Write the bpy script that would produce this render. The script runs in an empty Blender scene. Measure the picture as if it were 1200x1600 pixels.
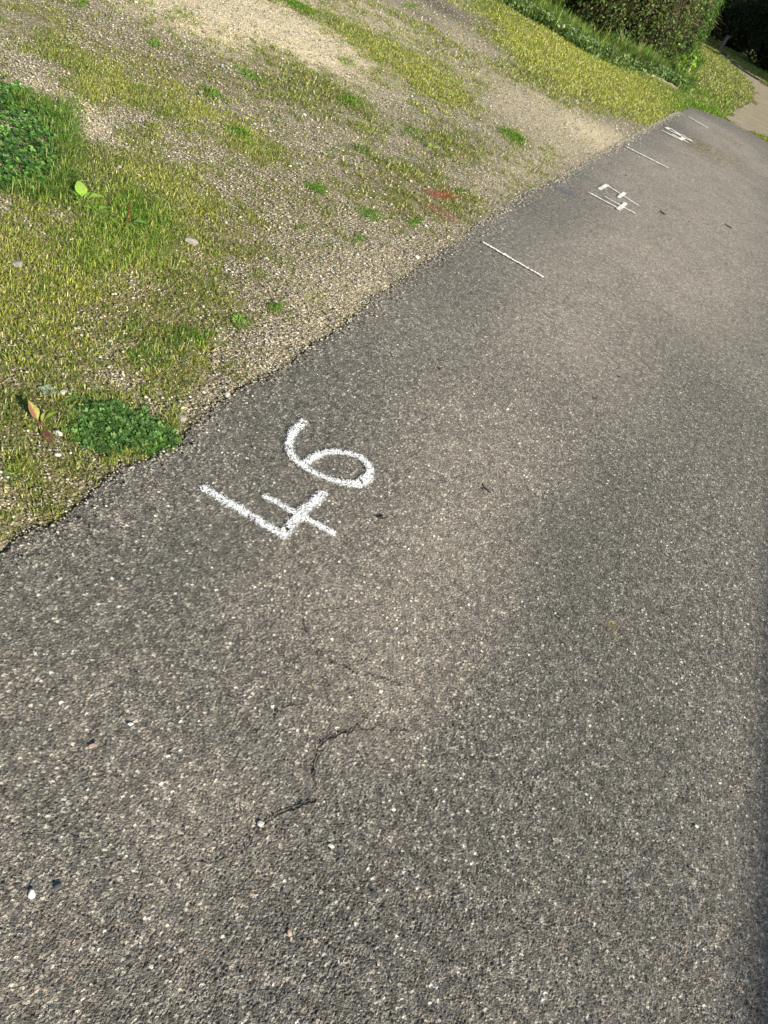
import bpy, math, random
import numpy as np
from math import radians, sin, cos, pi
from mathutils import Vector, Matrix
rng = np.random.default_rng(7); random.seed(7)
S = bpy.context.scene
COL = S.collection

# ------------------------------------------------------------------ camera, sky, sun, exposure
ROLL, PITCH, YAW, CAM_H = radians(27), radians(38.25), radians(9), 1.5
fw = np.array([-sin(YAW)*cos(PITCH), cos(YAW)*cos(PITCH), -sin(PITCH)])
r0 = np.array([cos(YAW), sin(YAW), 0.0]); u0 = np.cross(r0, fw)
RX = cos(ROLL)*r0 + sin(ROLL)*u0
UY = -sin(ROLL)*r0 + cos(ROLL)*u0
cd = bpy.data.cameras.new('camera'); cam = bpy.data.objects.new('camera', cd); COL.objects.link(cam)
cam.matrix_world = Matrix(((RX[0], UY[0], -fw[0], 0), (RX[1], UY[1], -fw[1], 0), (RX[2], UY[2], -fw[2], CAM_H), (0, 0, 0, 1)))
cd.sensor_fit = 'VERTICAL'; cd.sensor_height = 32.0; cd.lens = 32.0*1202/1600
cd.clip_start = 0.02; cd.clip_end = 900
S.camera = cam
S.render.resolution_x = 768; S.render.resolution_y = 1024

SUN_EL, SUN_AZ = radians(29), radians(118)        # azimuth clockwise from +Y (the way the road runs)
w = bpy.data.worlds.new('World'); S.world = w; w.use_nodes = True
wn = w.node_tree; bg = wn.nodes['Background']
sky = wn.nodes.new('ShaderNodeTexSky'); sky.sky_type = 'NISHITA'; sky.sun_disc = False
sky.sun_elevation = SUN_EL; sky.sun_rotation = SUN_AZ; sky.altitude = 50
wn.links.new(sky.outputs[0], bg.inputs[0]); bg.inputs[1].default_value = 0.075
sd = bpy.data.lights.new('sun', 'SUN'); sd.energy = 4.6; sd.angle = radians(0.5); sd.color = (1.0, 0.92, 0.77)
sun = bpy.data.objects.new('sun', sd); COL.objects.link(sun)
tosun = Vector((sin(SUN_AZ)*cos(SUN_EL), cos(SUN_AZ)*cos(SUN_EL), sin(SUN_EL)))
sun.rotation_euler = tosun.to_track_quat('Z', 'Y').to_euler()
S.view_settings.view_transform = 'Standard'; S.view_settings.look = 'None'
S.view_settings.exposure = 0.76; S.view_settings.gamma = 1.0; S.view_settings.use_curve_mapping = False
S.render.engine = 'CYCLES'

# ------------------------------------------------------------------ terrain
def gz(y): return -0.01*np.maximum(0, np.asarray(y, float)-16)
def at(px, py):
    """ground point that a spot of the survey picture stands on"""
    d = RX*(px-600) - UY*(py-800) + fw*1202
    z = 0.0
    for _ in range(60):
        t = (z-CAM_H)/d[2]; p = np.array([0, 0, CAM_H]) + t*d
        z = .5*z + .5*float(gz(p[1]))
    return np.array([p[0], p[1]])

def _hash(ix, iy, s):
    n = (ix.astype(np.int64)*374761393 + iy.astype(np.int64)*668265263 + s*1274126177) & 0xffffffff
    n = ((n ^ (n >> 13))*1274126177) & 0xffffffff
    n = n ^ (n >> 16)
    return (n & 0xffff)/65535.0
def vnoise(x, y, sc, s=0):
    x = np.asarray(x)*sc; y = np.asarray(y)*sc
    ix = np.floor(x); iy = np.floor(y); fx = x-ix; fy = y-iy
    fx = fx*fx*(3-2*fx); fy = fy*fy*(3-2*fy)
    a = _hash(ix, iy, s); b = _hash(ix+1, iy, s); c = _hash(ix, iy+1, s); d = _hash(ix+1, iy+1, s)
    return (a*(1-fx)+b*fx)*(1-fy) + (c*(1-fx)+d*fx)*fy
def fbm(x, y, sc, o=4, s=0):
    v = 0; a = .5; t = 0
    for i in range(o):
        v = v + a*vnoise(x, y, sc*2**i, s+i*17); t += a; a *= .5
    return v/t

EDGE = [(-0.926, -3), (-0.926, .98), (-.921, 1.093), (-.91, 1.188), (-.943, 1.393), (-.904, 1.642), (-.933, 1.727), (-.95, 1.922), (-.958, 2.128), (-.945, 2.324), (-.954, 2.586), (-.975, 2.969), (-1.01, 3.615), (-1.026, 4.2), (-1.067, 5.0), (-1.095, 6.157), (-1.067, 6.858), (-1.078, 8.166), (-1.064, 11.185), (-1.051, 14.3), (-1.002, 16.2), (-0.95, 17.3)]
_ex = np.array([e[0] for e in EDGE]); _ey = np.array([e[1] for e in EDGE])
def edge_x(y):
    y = np.asarray(y, float)
    return np.interp(y, _ey, _ex) + (fbm(y, 0*y, 6, 3, 5)-.5)*.04 + (fbm(y, 0*y, 45, 3, 8)-.5)*.024
def road_end(x):
    x = np.asarray(x, float)
    return np.interp(x, [-1.1, -.95, -.76, -.4, 0, .55, 6], [16.2, 16.6, 16.95, 17.5, 17.64, 17.5, 17.3]) + (fbm(x, 0*x, 6, 3, 4)-.5)*.12
def in_poly(x, y, poly):
    c = np.zeros(np.shape(x), bool); n = len(poly)
    for i in range(n):
        x0, y0 = poly[i]; x1, y1 = poly[(i+1) % n]
        if y0 == y1: continue
        c ^= ((y0 > y) != (y1 > y)) & (x < (x1-x0)*(y-y0)/(y1-y0)+x0)
    return c
# gravel track beyond the tarmac
PATH = [at(*p) for p in [(1132, 186), (1142, 172), (1168, 160), (1181, 148), (1176, 134), (1160, 117), (1140, 97), (1121, 83)]] + \
       [at(*p) for p in [(1126, 81), (1150, 101), (1175, 119), (1200, 135)]] + [np.array([2.2, 40]), np.array([4, 30]), np.array([4, 18.2]), at(1200, 214), at(1180, 206), at(1163, 202), at(1142, 193)]
PATH = [tuple(p) for p in PATH]
def is_road(x, y): return (x > edge_x(y)) & (y < road_end(x)) & (x < 3.6)
def is_path(x, y):
    n = (fbm(x, y, 1.5, 4, 3)-.5)*.7
    return in_poly(x+n, y+n, PATH) & ~is_road(x, y)
def verge_z(x, y):
    """macro relief of the grass and gravel verge"""
    d = np.maximum(0, edge_x(y)-x)
    z = -0.003 - .006*np.clip((4.2-y)/2, 0, 1)*np.exp(-d/.06) + 0.025*np.clip(d/1.2, 0, 1) + (fbm(x, y, 1.3, 3, 11)-.5)*.05*np.clip(d/.5, 0, 1) + (fbm(x, y, 9, 3, 12)-.5)*.02*np.clip(d/.1, .3, 1)
    z = z + .022*np.exp(-d/.03)*np.clip(fbm(x, y, 22, 3, 14)*1.6-.75, 0, 1)
    return z + gz(y)
def road_z(x, y):
    z = (fbm(x, y, .8, 3, 31)-.5)*.012
    d = x-edge_x(y)
    return z - .006*np.exp(-d/.03) + gz(y)
def path_z(x, y): return -.012 + (fbm(x, y, 3, 3, 41)-.5)*.02 + gz(y)

class Blob:
    """soft-edged patch of the ground, kept as a centre and two half-axes in metres"""
    def __init__(s, px, py, rx, ry, a, v):
        c = at(px, py); ca, sa = cos(radians(a)), sin(radians(a))
        k = .5
        A = (at(px+ca*rx*k, py+sa*rx*k)-at(px-ca*rx*k, py-sa*rx*k)); B = (at(px-sa*ry*k, py+ca*ry*k)-at(px+sa*ry*k, py-ca*ry*k))
        s.c = c; s.M = np.linalg.inv(np.array([A, B]).T); s.v = v
    def __call__(s, x, y):
        dx, dy = x-s.c[0], y-s.c[1]
        p = s.M[0, 0]*dx+s.M[0, 1]*dy; q = s.M[1, 0]*dx+s.M[1, 1]*dy
        return s.v*np.exp(-(p*p+q*q)**1.5)
G_BLOBS = [Blob(*b) for b in [   # grass cover of the verge (+) and bare gravel (-)
    (60, 400, 120, 110, 0, .75), (230, 330, 130, 90, 20, .9), (120, 290, 90, 60, 0, .6), (30, 540, 80, 140, 0, .5), (200, 530, 140, 80, 0, .35), (330, 545, 60, 40, 0, .25),
    (60, 730, 60, 60, 0, .15), (20, 640, 60, 40, 0, .4), (120, 105, 130, 22, 25, .6), (320, 190, 120, 30, 25, .5), (150, 155, 45, 26, 10, .6), (400, 245, 50, 30, 25, .5),
    (40, 55, 60, 20, 25, .25), (250, 160, 70, 30, 25, .3), (480, 125, 120, 30, 28, .55), (400, 70, 60, 18, 25, .3), (640, 105, 120, 26, 28, .75), (690, 145, 60, 18, 25, .5),
    (560, 60, 80, 14, 28, .4), (740, 85, 90, 12, 28, .4), (470, 20, 60, 9, 30, .6), (700, 235, 70, 22, 15, .45), (620, 265, 60, 20, 20, .3), (800, 215, 30, 10, 25, .6), (640, 330, 70, 25, 10, .1),
    (850, 75, 120, 26, 30, 1.2), (920, 110, 120, 34, 28, 1.3), (1000, 150, 90, 24, 25, 1.2), (790, 30, 60, 16, 35, 1.0), (1040, 165, 40, 14, 20, .8),
    (420, 42, 170, 38, 25, -.6), (290, 15, 90, 18, 25, -.5), (860, 190, 130, 36, 28, -.7), (980, 212, 70, 20, 22, -.7), (700, 40, 90, 16, 30, -.9), (740, 75, 50, 12, 35, -.7), (620, 10, 60, 10, 25, -.8), (90, 160, 80, 18, 30, -.7), (140, 205, 40, 16, 30, -.5),
    (20, 95, 40, 12, 20, -.4), (520, 240, 90, 40, 25, -.4), (550, 420, 120, 60, 0, -.35), (450, 520, 80, 45, -20, -.35), (660, 380, 60, 40, 0, -.3), (250, 85, 60, 16, 25, -.35), (330, 620, 40, 30, -30, -.5), (230, 150, 40, 16, 30, -.3), (175, 250, 30, 12, 30, -.35)]]
MOSS_BLOBS = [Blob(*b) for b in [(430, 330, 110, 90, 10, .5), (250, 470, 160, 60, 0, .5), (300, 110, 130, 40, 25, .5), (120, 60, 120, 30, 25, .4), (640, 290, 110, 40, 10, .45), (100, 780, 90, 60, 0, .5), (280, 590, 90, 50, 0, .4), (460, 130, 80, 30, 28, .5)]]
PALE_BLOBS = [Blob(*b) for b in [(380, 10, 160, 50, 20, .6), (540, 60, 110, 30, 25, .4), (700, 70, 100, 30, 30, .3), (950, 215, 80, 22, 25, .5), (820, 260, 60, 30, -20, .4), (430, 45, 190, 55, 25, 1.0), (250, 20, 120, 26, 22, .6), (860, 190, 140, 40, 28, .45), (560, 20, 90, 26, 25, .5), (110, 180, 90, 26, 30, .7), (300, 15, 90, 20, 25, .6), (560, 450, 90, 50, -20, .25)]]
def lawn(x, y):
    """the mown grass beyond the tarmac, either side of the track"""
    far = (y > 15.0) & ~is_road(x, y)
    return far.astype(float)
DIRT_BLOBS = [Blob(*b) for b in [(828, 28, 22, 8, 30, 1.0), (940, 92, 12, 4, 20, .9), (690, 14, 60, 9, 28, .85), (765, 40, 34, 6, 30, .85), (660, 28, 40, 5, 28, .6)]]
def grass_cover(x, y):
    g = .36 + .8*(fbm(x, y, 1.6, 4, 51)-.5)
    for b in G_BLOBS: g = g + b(x, y)*.85
    g = np.minimum(g, 1.0) + 1.1*(fbm(x, y, 8, 3, 52)-.5) + 1.0*(fbm(x, y, 28, 2, 54)-.5)
    g = np.maximum(g, lawn(x, y)*(.95+.5*(fbm(x, y, 1, 3, 53)-.5)))
    for b in DIRT_BLOBS: g = g - b(x, y)
    d = edge_x(y)-x
    g = g - .25*np.exp(-np.maximum(d, 0)/.12)*(y < 17)*(y > 2.0)
    return np.clip(g, 0, 1)
def bsum(bl, x, y):
    v = 0
    for b in bl: v = v + b(x, y)
    return np.clip(v, 0, 1)

# ------------------------------------------------------------------ mesh helpers
def mesh_np(name, V, F, mat, parent=None, attrs=None, smooth=False, link=True):
    V = np.asarray(V, np.float32); F = np.asarray(F, np.int32); n = F.shape[1]
    me = bpy.data.meshes.new(name)
    me.vertices.add(len(V)); me.vertices.foreach_set('co', V.ravel())
    me.loops.add(F.size); me.loops.foreach_set('vertex_index', F.ravel())
    me.polygons.add(len(F)); me.polygons.foreach_set('loop_start', np.arange(0, F.size, n, dtype=np.int32))
    if smooth: me.polygons.foreach_set('use_smooth', np.ones(len(F), bool))
    me.update(calc_edges=True)
    for k, a in (attrs or {}).items():
        a = np.asarray(a, np.float32)
        if a.ndim == 1: me.attributes.new(k, 'FLOAT', 'POINT').data.foreach_set('value', a)
        else:
            c = np.ones((len(V), 4), np.float32); c[:, :3] = a
            me.attributes.new(k, 'FLOAT_COLOR', 'POINT').data.foreach_set('color', c.ravel())
    if mat: me.materials.append(mat)
    o = bpy.data.objects.new(name, me)
    if link: COL.objects.link(o)
    if parent: o.parent = parent
    return o
def tag(o, label=None, cat=None, group=None, kind=None):
    if label: o['label'] = label
    if cat: o['category'] = cat
    if group: o['group'] = group
    if kind: o['kind'] = kind
    return o
def empty(name, loc):
    o = bpy.data.objects.new(name, None); COL.objects.link(o); o.location = loc; o.empty_display_size = .1; return o

class NT:
    """tiny node-tree writer"""
    def __init__(s, name):
        s.m = bpy.data.materials.new(name); s.m.use_nodes = True; s.t = s.m.node_tree; s.t.nodes.clear()
        s.out = s.n('ShaderNodeOutputMaterial')
    def n(s, ty, **k):
        n = s.t.nodes.new(ty)
        for a, v in k.items(): setattr(n, a, v)
        return n
    def set(s, sock, v):
        if isinstance(v, bpy.types.NodeSocket): s.t.links.new(v, sock)
        elif isinstance(v, (tuple, list)) and len(v) == 3 and sock.type == 'RGBA': sock.default_value = (*v, 1)
        else: sock.default_value = v
    def co(s):
        return s.n('ShaderNodeTexCoord').outputs['Object']
    def attr(s, name, vec=False):
        a = s.n('ShaderNodeAttribute', attribute_name=name); return a.outputs['Color' if vec else 'Fac']
    def math(s, op, a, b=0.0, c=None, clamp=False):
        m = s.n('ShaderNodeMath', operation=op, use_clamp=clamp); s.set(m.inputs[0], a); s.set(m.inputs[1], b)
        if c is not None: s.set(m.inputs[2], c)
        return m.outputs[0]
    def ramp(s, v, a, b, lo=0.0, hi=1.0):
        m = s.n('ShaderNodeMapRange', interpolation_type='SMOOTHSTEP'); s.set(m.inputs['Value'], v)
        s.set(m.inputs['From Min'], a); s.set(m.inputs['From Max'], b); s.set(m.inputs['To Min'], lo); s.set(m.inputs['To Max'], hi); return m.outputs[0]
    def mix(s, f, a, b, mode='MIX'):
        m = s.n('ShaderNodeMix', data_type='RGBA', blend_type=mode); s.set(m.inputs[0], f); s.set(m.inputs[6], a); s.set(m.inputs[7], b); return m.outputs[2]
    def vor(s, scale, dims='2D', feature='F1', v=None, rand=1.0):
        n = s.n('ShaderNodeTexVoronoi', voronoi_dimensions=dims, feature=feature); s.set(n.inputs['Vector'], v or s.co()); n.inputs['Scale'].default_value = scale
        n.inputs['Randomness'].default_value = rand; return n
    def noise(s, scale, detail=3, v=None, dims='2D', rough=.5):
        n = s.n('ShaderNodeTexNoise', noise_dimensions=dims); s.set(n.inputs['Vector'], v or s.co()); n.inputs['Scale'].default_value = scale
        n.inputs['Detail'].default_value = detail; n.inputs['Roughness'].default_value = rough; return n.outputs[0]
    def sep(s, c):
        n = s.n('ShaderNodeSeparateColor'); s.set(n.inputs[0], c); return n.outputs
    def cramp(s, f, stops):
        n = s.n('ShaderNodeValToRGB'); s.set(n.inputs[0], f); e = n.color_ramp.elements
        while len(e) < len(stops): e.new(.5)
        for i, (p, c) in enumerate(stops): e[i].position = p; e[i].color = (*c, 1)
        return n.outputs[0]
    def warp(s, amt, scale):
        n = s.n('ShaderNodeTexNoise', noise_dimensions='2D'); s.set(n.inputs['Vector'], s.co()); n.inputs['Scale'].default_value = scale; n.inputs['Detail'].default_value = 2
        a = s.n('ShaderNodeVectorMath', operation='SUBTRACT'); s.set(a.inputs[0], n.outputs['Color']); a.inputs[1].default_value = (.5, .5, .5)
        b = s.n('ShaderNodeVectorMath', operation='MULTIPLY_ADD'); s.set(b.inputs[0], a.outputs[0]); b.inputs[1].default_value = (amt, amt, 0); s.set(b.inputs[2], s.co())
        return b.outputs[0]
    def surf(s, col, rough=.8, spec=.3, transl=0.0, transcol=None, alpha=None, normal=None):
        p = s.n('ShaderNodeBsdfPrincipled'); s.set(p.inputs['Base Color'], col); s.set(p.inputs['Roughness'], rough); s.set(p.inputs['Specular IOR Level'], spec)
        if alpha is not None: s.set(p.inputs['Alpha'], alpha)
        if normal is not None: s.set(p.inputs['Normal'], normal)
        o = p.outputs[0]
        if transl:
            t = s.n('ShaderNodeBsdfTranslucent'); s.set(t.inputs[0], transcol if transcol is not None else col)
            m = s.n('ShaderNodeMixShader'); m.inputs[0].default_value = transl; s.t.links.new(o, m.inputs[1]); s.t.links.new(t.outputs[0], m.inputs[2]); o = m.outputs[0]
        s.t.links.new(o, s.out.inputs['Surface']); return s.m
    def disp(s, h, scale, both=True):
        d = s.n('ShaderNodeDisplacement'); s.set(d.inputs['Height'], h); d.inputs['Midlevel'].default_value = 0; d.inputs['Scale'].default_value = scale
        s.t.links.new(d.outputs[0], s.out.inputs['Displacement']); s.m.displacement_method = 'BOTH' if both else 'DISPLACEMENT'

# ------------------------------------------------------------------ ground materials
def asphalt_nodes(t):
    """height and the stone masks of the worn tarmac; the paint uses the same height so that it follows the stones"""
    wv = t.warp(.0065, 150)
    v1 = t.vor(150, v=wv); v2 = t.vor(74, v=wv); v3 = t.vor(260, v=wv)
    c1 = t.sep(v1.outputs['Color']); c2 = t.sep(v2.outputs['Color']); c3 = t.sep(v3.outputs['Color'])
    h1 = t.math('MULTIPLY', t.math('SUBTRACT', 1, t.math('MULTIPLY', t.math('POWER', v1.outputs['Distance'], 2), 2.8)), 1.6, clamp=True)
    h1 = t.math('MULTIPLY', h1, t.ramp(c1[0], 0, 1, .05, 1.0))
    big = t.ramp(c2[0], .74, .76)
    h2 = t.math('SUBTRACT', 1, t.math('MULTIPLY', t.math('POWER', v2.outputs['Distance'], 2), 5.5), clamp=True)
    h2 = t.math('MULTIPLY', t.math('MULTIPLY', h2, big), t.ramp(c2[1], 0, 1, .7, 1.25))
    h3 = t.math('MULTIPLY', t.math('SUBTRACT', 1, t.math('MULTIPLY', v3.outputs['Distance'], 1.5), clamp=True), .38)
    h = t.math('ADD', t.math('MAXIMUM', h1, h2), h3)
    h = t.math('ADD', h, t.math('MULTIPLY', t.noise(22, 3), .55))
    h = t.math('ADD', h, t.math('MULTIPLY', t.noise(420, 2), .25))
    return h, h1, h2, big, c1, c2, c3
def asphalt():
    t = NT('worn_asphalt')
    h, h1, h2, big, c1, c2, c3 = asphalt_nodes(t)
    crack = t.attr('crack')
    stone = t.cramp(c1[1], [(0, (.06, .058, .055)), (.16, (.13, .122, .11)), (.5, (.205, .19, .165)), (.78, (.29, .27, .23)), (.93, (.42, .395, .345)), (1, (.58, .56, .51))])
    stone = t.mix(t.ramp(c1[2], .955, .965), stone, (.30, .22, .18))
    bst = t.cramp(c2[1], [(0, (.05, .06, .065)), (.12, (.15, .145, .135)), (.5, (.27, .255, .22)), (.85, (.42, .39, .33)), (1, (.74, .71, .65))])
    col = t.mix(t.ramp(h2, .3, .6), stone, bst)
    grit = t.cramp(c3[1], [(0, (.045, .042, .036)), (.6, (.12, .112, .095)), (.92, (.21, .195, .165)), (1, (.32, .30, .26))])
    m = t.ramp(t.math('MAXIMUM', h1, h2), .18, .45)
    col = t.mix(m, grit, col)
    # clusters of lighter and darker stones, seen from afar as a fine mottle
    v4 = t.vor(42, v=t.warp(.02, 50)); c4 = t.sep(v4.outputs['Color'])
    mott = t.math('ADD', t.ramp(t.noise(48, 3), .3, .7, -.5, .5), t.math('MULTIPLY', t.math('SUBTRACT', c4[0], .5), .55))
    col = t.mix(t.math('MULTIPLY', t.math('MAXIMUM', mott, 0), .22), col, (.46, .42, .35))
    col = t.mix(t.math('MULTIPLY', t.math('MAXIMUM', t.math('MULTIPLY', mott, -1), 0), .40), col, (.075, .068, .056))
    v5 = t.vor(37, v=t.warp(.006, 60)); c5 = t.sep(v5.outputs['Color'])
    spot = t.math('MULTIPLY', t.ramp(v5.outputs['Distance'], .10, .20, 1, 0), 1.0)
    col = t.mix(t.math('MULTIPLY', spot, t.ramp(c5[0], .70, .76, 0, .75)), col, (.030, .026, .020))
    col = t.mix(t.math('MULTIPLY', spot, t.ramp(c5[0], .10, .16, .6, 0)), col, (.60, .56, .48))
    # dry silty film together with the far sunlit sheen painted into the colour, wear patches, dark damp growth by the verge
    n1 = t.noise(1.1, 4); n2 = t.noise(5, 4)
    silt_sheen = t.math('ADD', t.math('ADD', t.attr('silt_sheen'), .12), t.math('MULTIPLY', t.math('SUBTRACT', n1, .5), .9), clamp=True)
    silt_sheen = t.math('MULTIPLY', silt_sheen, t.ramp(t.math('ADD', t.math('MULTIPLY', n2, .6), t.math('MULTIPLY', t.noise(70, 4), .4)), .25, .62, .45, 1.05))
    col = t.mix(t.math('MULTIPLY', silt_sheen, .62), col, t.mix(.42, t.mix(1.0, col, (1.95, 1.82, 1.64), 'MULTIPLY'), (.44, .405, .35)))
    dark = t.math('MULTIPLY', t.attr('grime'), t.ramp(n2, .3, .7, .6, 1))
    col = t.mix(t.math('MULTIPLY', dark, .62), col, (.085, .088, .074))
    col = t.mix(t.ramp(t.attr('yellow'), .35, .8, 0, .42), col, (.28, .22, .07))
    col = t.mix(t.math('MULTIPLY', t.attr('brown'), t.ramp(t.noise(14, 4), .4, .6, .15, 1)), col, (.14, .11, .045))
    col = t.mix(crack, col, (.03, .027, .02))
    col = t.mix(t.ramp(t.noise(.6, 3), .35, .65, 0, .25), col, t.mix(.5, col, (.14, .135, .12)))
    ft = t.ramp(t.noise(30, 6, rough=.75), .32, .68, .74, 1.30)
    gm = t.n('ShaderNodeCombineColor'); [t.set(gm.inputs[k], ft) for k in range(3)]
    col = t.mix(1.0, col, gm.outputs[0], 'MULTIPLY')
    t.surf(col, rough=.82, spec=.35)
    hh = t.math('SUBTRACT', h, t.math('MULTIPLY', crack, 1.3))
    t.disp(hh, .0043)
    return t.m
def gravel_nodes(t):
    wv = t.warp(.012, 40)
    v1 = t.vor(118, v=wv); v2 = t.vor(60, v=wv); v3 = t.vor(230, v=wv)
    c1 = t.sep(v1.outputs['Color']); c2 = t.sep(v2.outputs['Color']); c3 = t.sep(v3.outputs['Color'])
    h1 = t.math('MULTIPLY', t.math('SUBTRACT', 1, t.math('MULTIPLY', t.math('POWER', v1.outputs['Distance'], 2), 3.0), clamp=True), t.ramp(c1[0], 0, 1, .1, 1.0))
    big = t.ramp(c2[0], .80, .82)
    h2 = t.math('MULTIPLY', t.math('MULTIPLY', t.math('SUBTRACT', 1, t.math('MULTIPLY', t.math('POWER', v2.outputs['Distance'], 2), 6), clamp=True), big), 1.3)
    h3 = t.math('MULTIPLY', t.math('SUBTRACT', 1, v3.outputs['Distance'], clamp=True), .3)
    h = t.math('ADD', t.math('ADD', t.math('MAXIMUM', h1, h2), h3), t.math('MULTIPLY', t.noise(30, 3), .8))
    return h, h1, h2, c1, c2, c3
def verge_mat(name, track=False):
    t = NT(name)
    h, h1, h2, c1, c2, c3 = gravel_nodes(t)
    st = t.cramp(c1[1], [(0, (.12, .105, .08)), (.3, (.28, .25, .19)), (.65, (.44, .40, .31)), (.9, (.60, .55, .45)), (1, (.76, .73, .64))])
    bs = t.cramp(c2[1], [(0, (.14, .13, .12)), (.4, (.3, .27, .22)), (.8, (.5, .46, .38)), (1, (.7, .66, .58))])
    st = t.mix(t.ramp(h2, .3, .6), st, bs)
    soil = t.cramp(c3[1], [(0, (.06, .05, .03)), (.5, (.17, .145, .10)), (1, (.38, .34, .25))])
    pale = t.attr('pale')
    soil = t.mix(t.math('MULTIPLY', pale, .6), soil, (.42, .375, .28))
    col = t.mix(t.ramp(t.math('MAXIMUM', h1, h2), .12, .4), soil, st)
    col = t.mix(t.math('MULTIPLY', pale, .7), col, t.mix(1.0, col, (1.95, 1.88, 1.74), 'MULTIPLY')); col = t.mix(1.0, col, (1.12, 1.10, 1.05), 'MULTIPLY')
    if track:
        col = t.mix(t.ramp(t.noise(2.5, 5), .3, .7, .05, .55), col, (.24, .21, .165)); col = t.mix(t.ramp(t.noise(24, 3), .4, .7, 0, .5), col, (.14, .12, .09))
    else:
        g = t.attr('grass'); ms = t.attr('moss')
        n = t.noise(45, 4); n2 = t.noise(9, 3)
        f = t.math('ADD', t.math('MULTIPLY', g, .75), t.math('MULTIPLY', ms, .75))
        f = t.math('ADD', f, t.math('MULTIPLY', t.math('SUBTRACT', n, .5), 1.3))
        f = t.ramp(f, .08, .80)
        col = t.mix(t.math('MULTIPLY', f, .85), col, t.mix(n2, (.12, .10, .042), (.20, .19, .055)))
        col = t.mix(t.attr('dirt'), col, t.mix(1.0, col, (.42, .43, .46), 'MULTIPLY'))
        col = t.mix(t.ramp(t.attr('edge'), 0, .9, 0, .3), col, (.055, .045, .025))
    t.surf(col, rough=.9, spec=.2)
    t.disp(h, .0068)
    return t.m
M_ASPH = asphalt(); M_VERGE = verge_mat('gravel_and_moss'); M_TRACK = verge_mat('track_gravel', True)

# ------------------------------------------------------------------ ground sheets (finer near, coarser far)
CRACKS = [[(552, 1141), (530, 1146), (512, 1152), (500, 1165), (495, 1180), (492, 1210), (494, 1235), (496, 1252), (478, 1254), (462, 1262), (430, 1275), (398, 1292), (388, 1300)],
          [(478, 985), (490, 1010), (505, 1040), (507, 1070), (515, 1100), (512, 1150)], [(398, 1292), (385, 1330), (392, 1362), (375, 1385)], [(560, 1085), (575, 1120), (552, 1141)], [(478, 985), (470, 950), (482, 915), (476, 880)], [(552, 1141), (590, 1135), (640, 1142)], [(555, 1050), (600, 1058), (630, 1075)], [(385, 1330), (330, 1345), (290, 1340)], [(496, 1252), (530, 1290), (540, 1330)], 
          [(428, 1114), (445, 1102), (462, 1097), (480, 1098)], [(490, 1010), (510, 1025), (555, 1050)], [(510, 1070), (506, 1045), (500, 1020)], [(370, 1375), (390, 1362), (410, 1355)],
          [(470, 1380), (500, 1388), (560, 1392)], [(170, 1070), (215, 1080), (250, 1090)], [(100, 803), (128, 808), (140, 822), (150, 850)], [(870, 1330), (890, 1322), (920, 1316)], [(945, 745), (960, 742)]]
SILT_SHEEN = [Blob(*b) for b in [(730, 760, 120, 210, 20, .45), (700, 960, 150, 150, 0, .32), (1000, 450, 220, 110, 10, .6), (1080, 330, 170, 90, 20, .7), (1150, 250, 90, 40, 20, .7), (1120, 205, 60, 14, 27, .9), (900, 560, 140, 80, 30, .4), (590, 1060, 90, 120, 0, .45), (1080, 290, 120, 50, 20, .6), (1100, 235, 60, 18, 25, .4), (470, 930, 120, 70, 0, .3), (860, 720, 60, 60, 0, .25), (1060, 390, 120, 40, 20, .3), (330, 1280, 120, 120, 0, .3)]]  # dusty wear patches; the broad far-right ones paint scattered sunlight as paler tarmac
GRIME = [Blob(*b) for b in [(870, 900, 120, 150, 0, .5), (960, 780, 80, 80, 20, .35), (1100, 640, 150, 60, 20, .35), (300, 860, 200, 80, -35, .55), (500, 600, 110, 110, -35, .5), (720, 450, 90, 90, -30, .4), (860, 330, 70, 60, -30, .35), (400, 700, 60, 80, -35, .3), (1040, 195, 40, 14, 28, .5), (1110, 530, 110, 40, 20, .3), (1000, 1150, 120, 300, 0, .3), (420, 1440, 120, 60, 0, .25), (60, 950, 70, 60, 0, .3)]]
YELLOW = [Blob(957, 975, 16, 10, 20, .8), Blob(962, 992, 8, 5, 20, .7)]
BROWN = [Blob(1100, 232, 50, 12, 30, .7), Blob(1085, 222, 22, 8, 20, .6), Blob(1135, 215, 26, 4, 28, .5), Blob(1150, 250, 30, 10, 40, .4), Blob(640, 1400, 30, 12, 0, .15)]
def seg_dist(x, y, pl):
    d = np.full(np.shape(x), 9.0)
    for (x0, y0), (x1, y1) in zip(pl[:-1], pl[1:]):
        vx, vy = x1-x0, y1-y0
        t = np.clip(((x-x0)*vx+(y-y0)*vy)/(vx*vx+vy*vy+1e-12), 0, 1)
        d = np.minimum(d, np.hypot(x-x0-t*vx, y-y0-t*vy))
    return d
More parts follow.
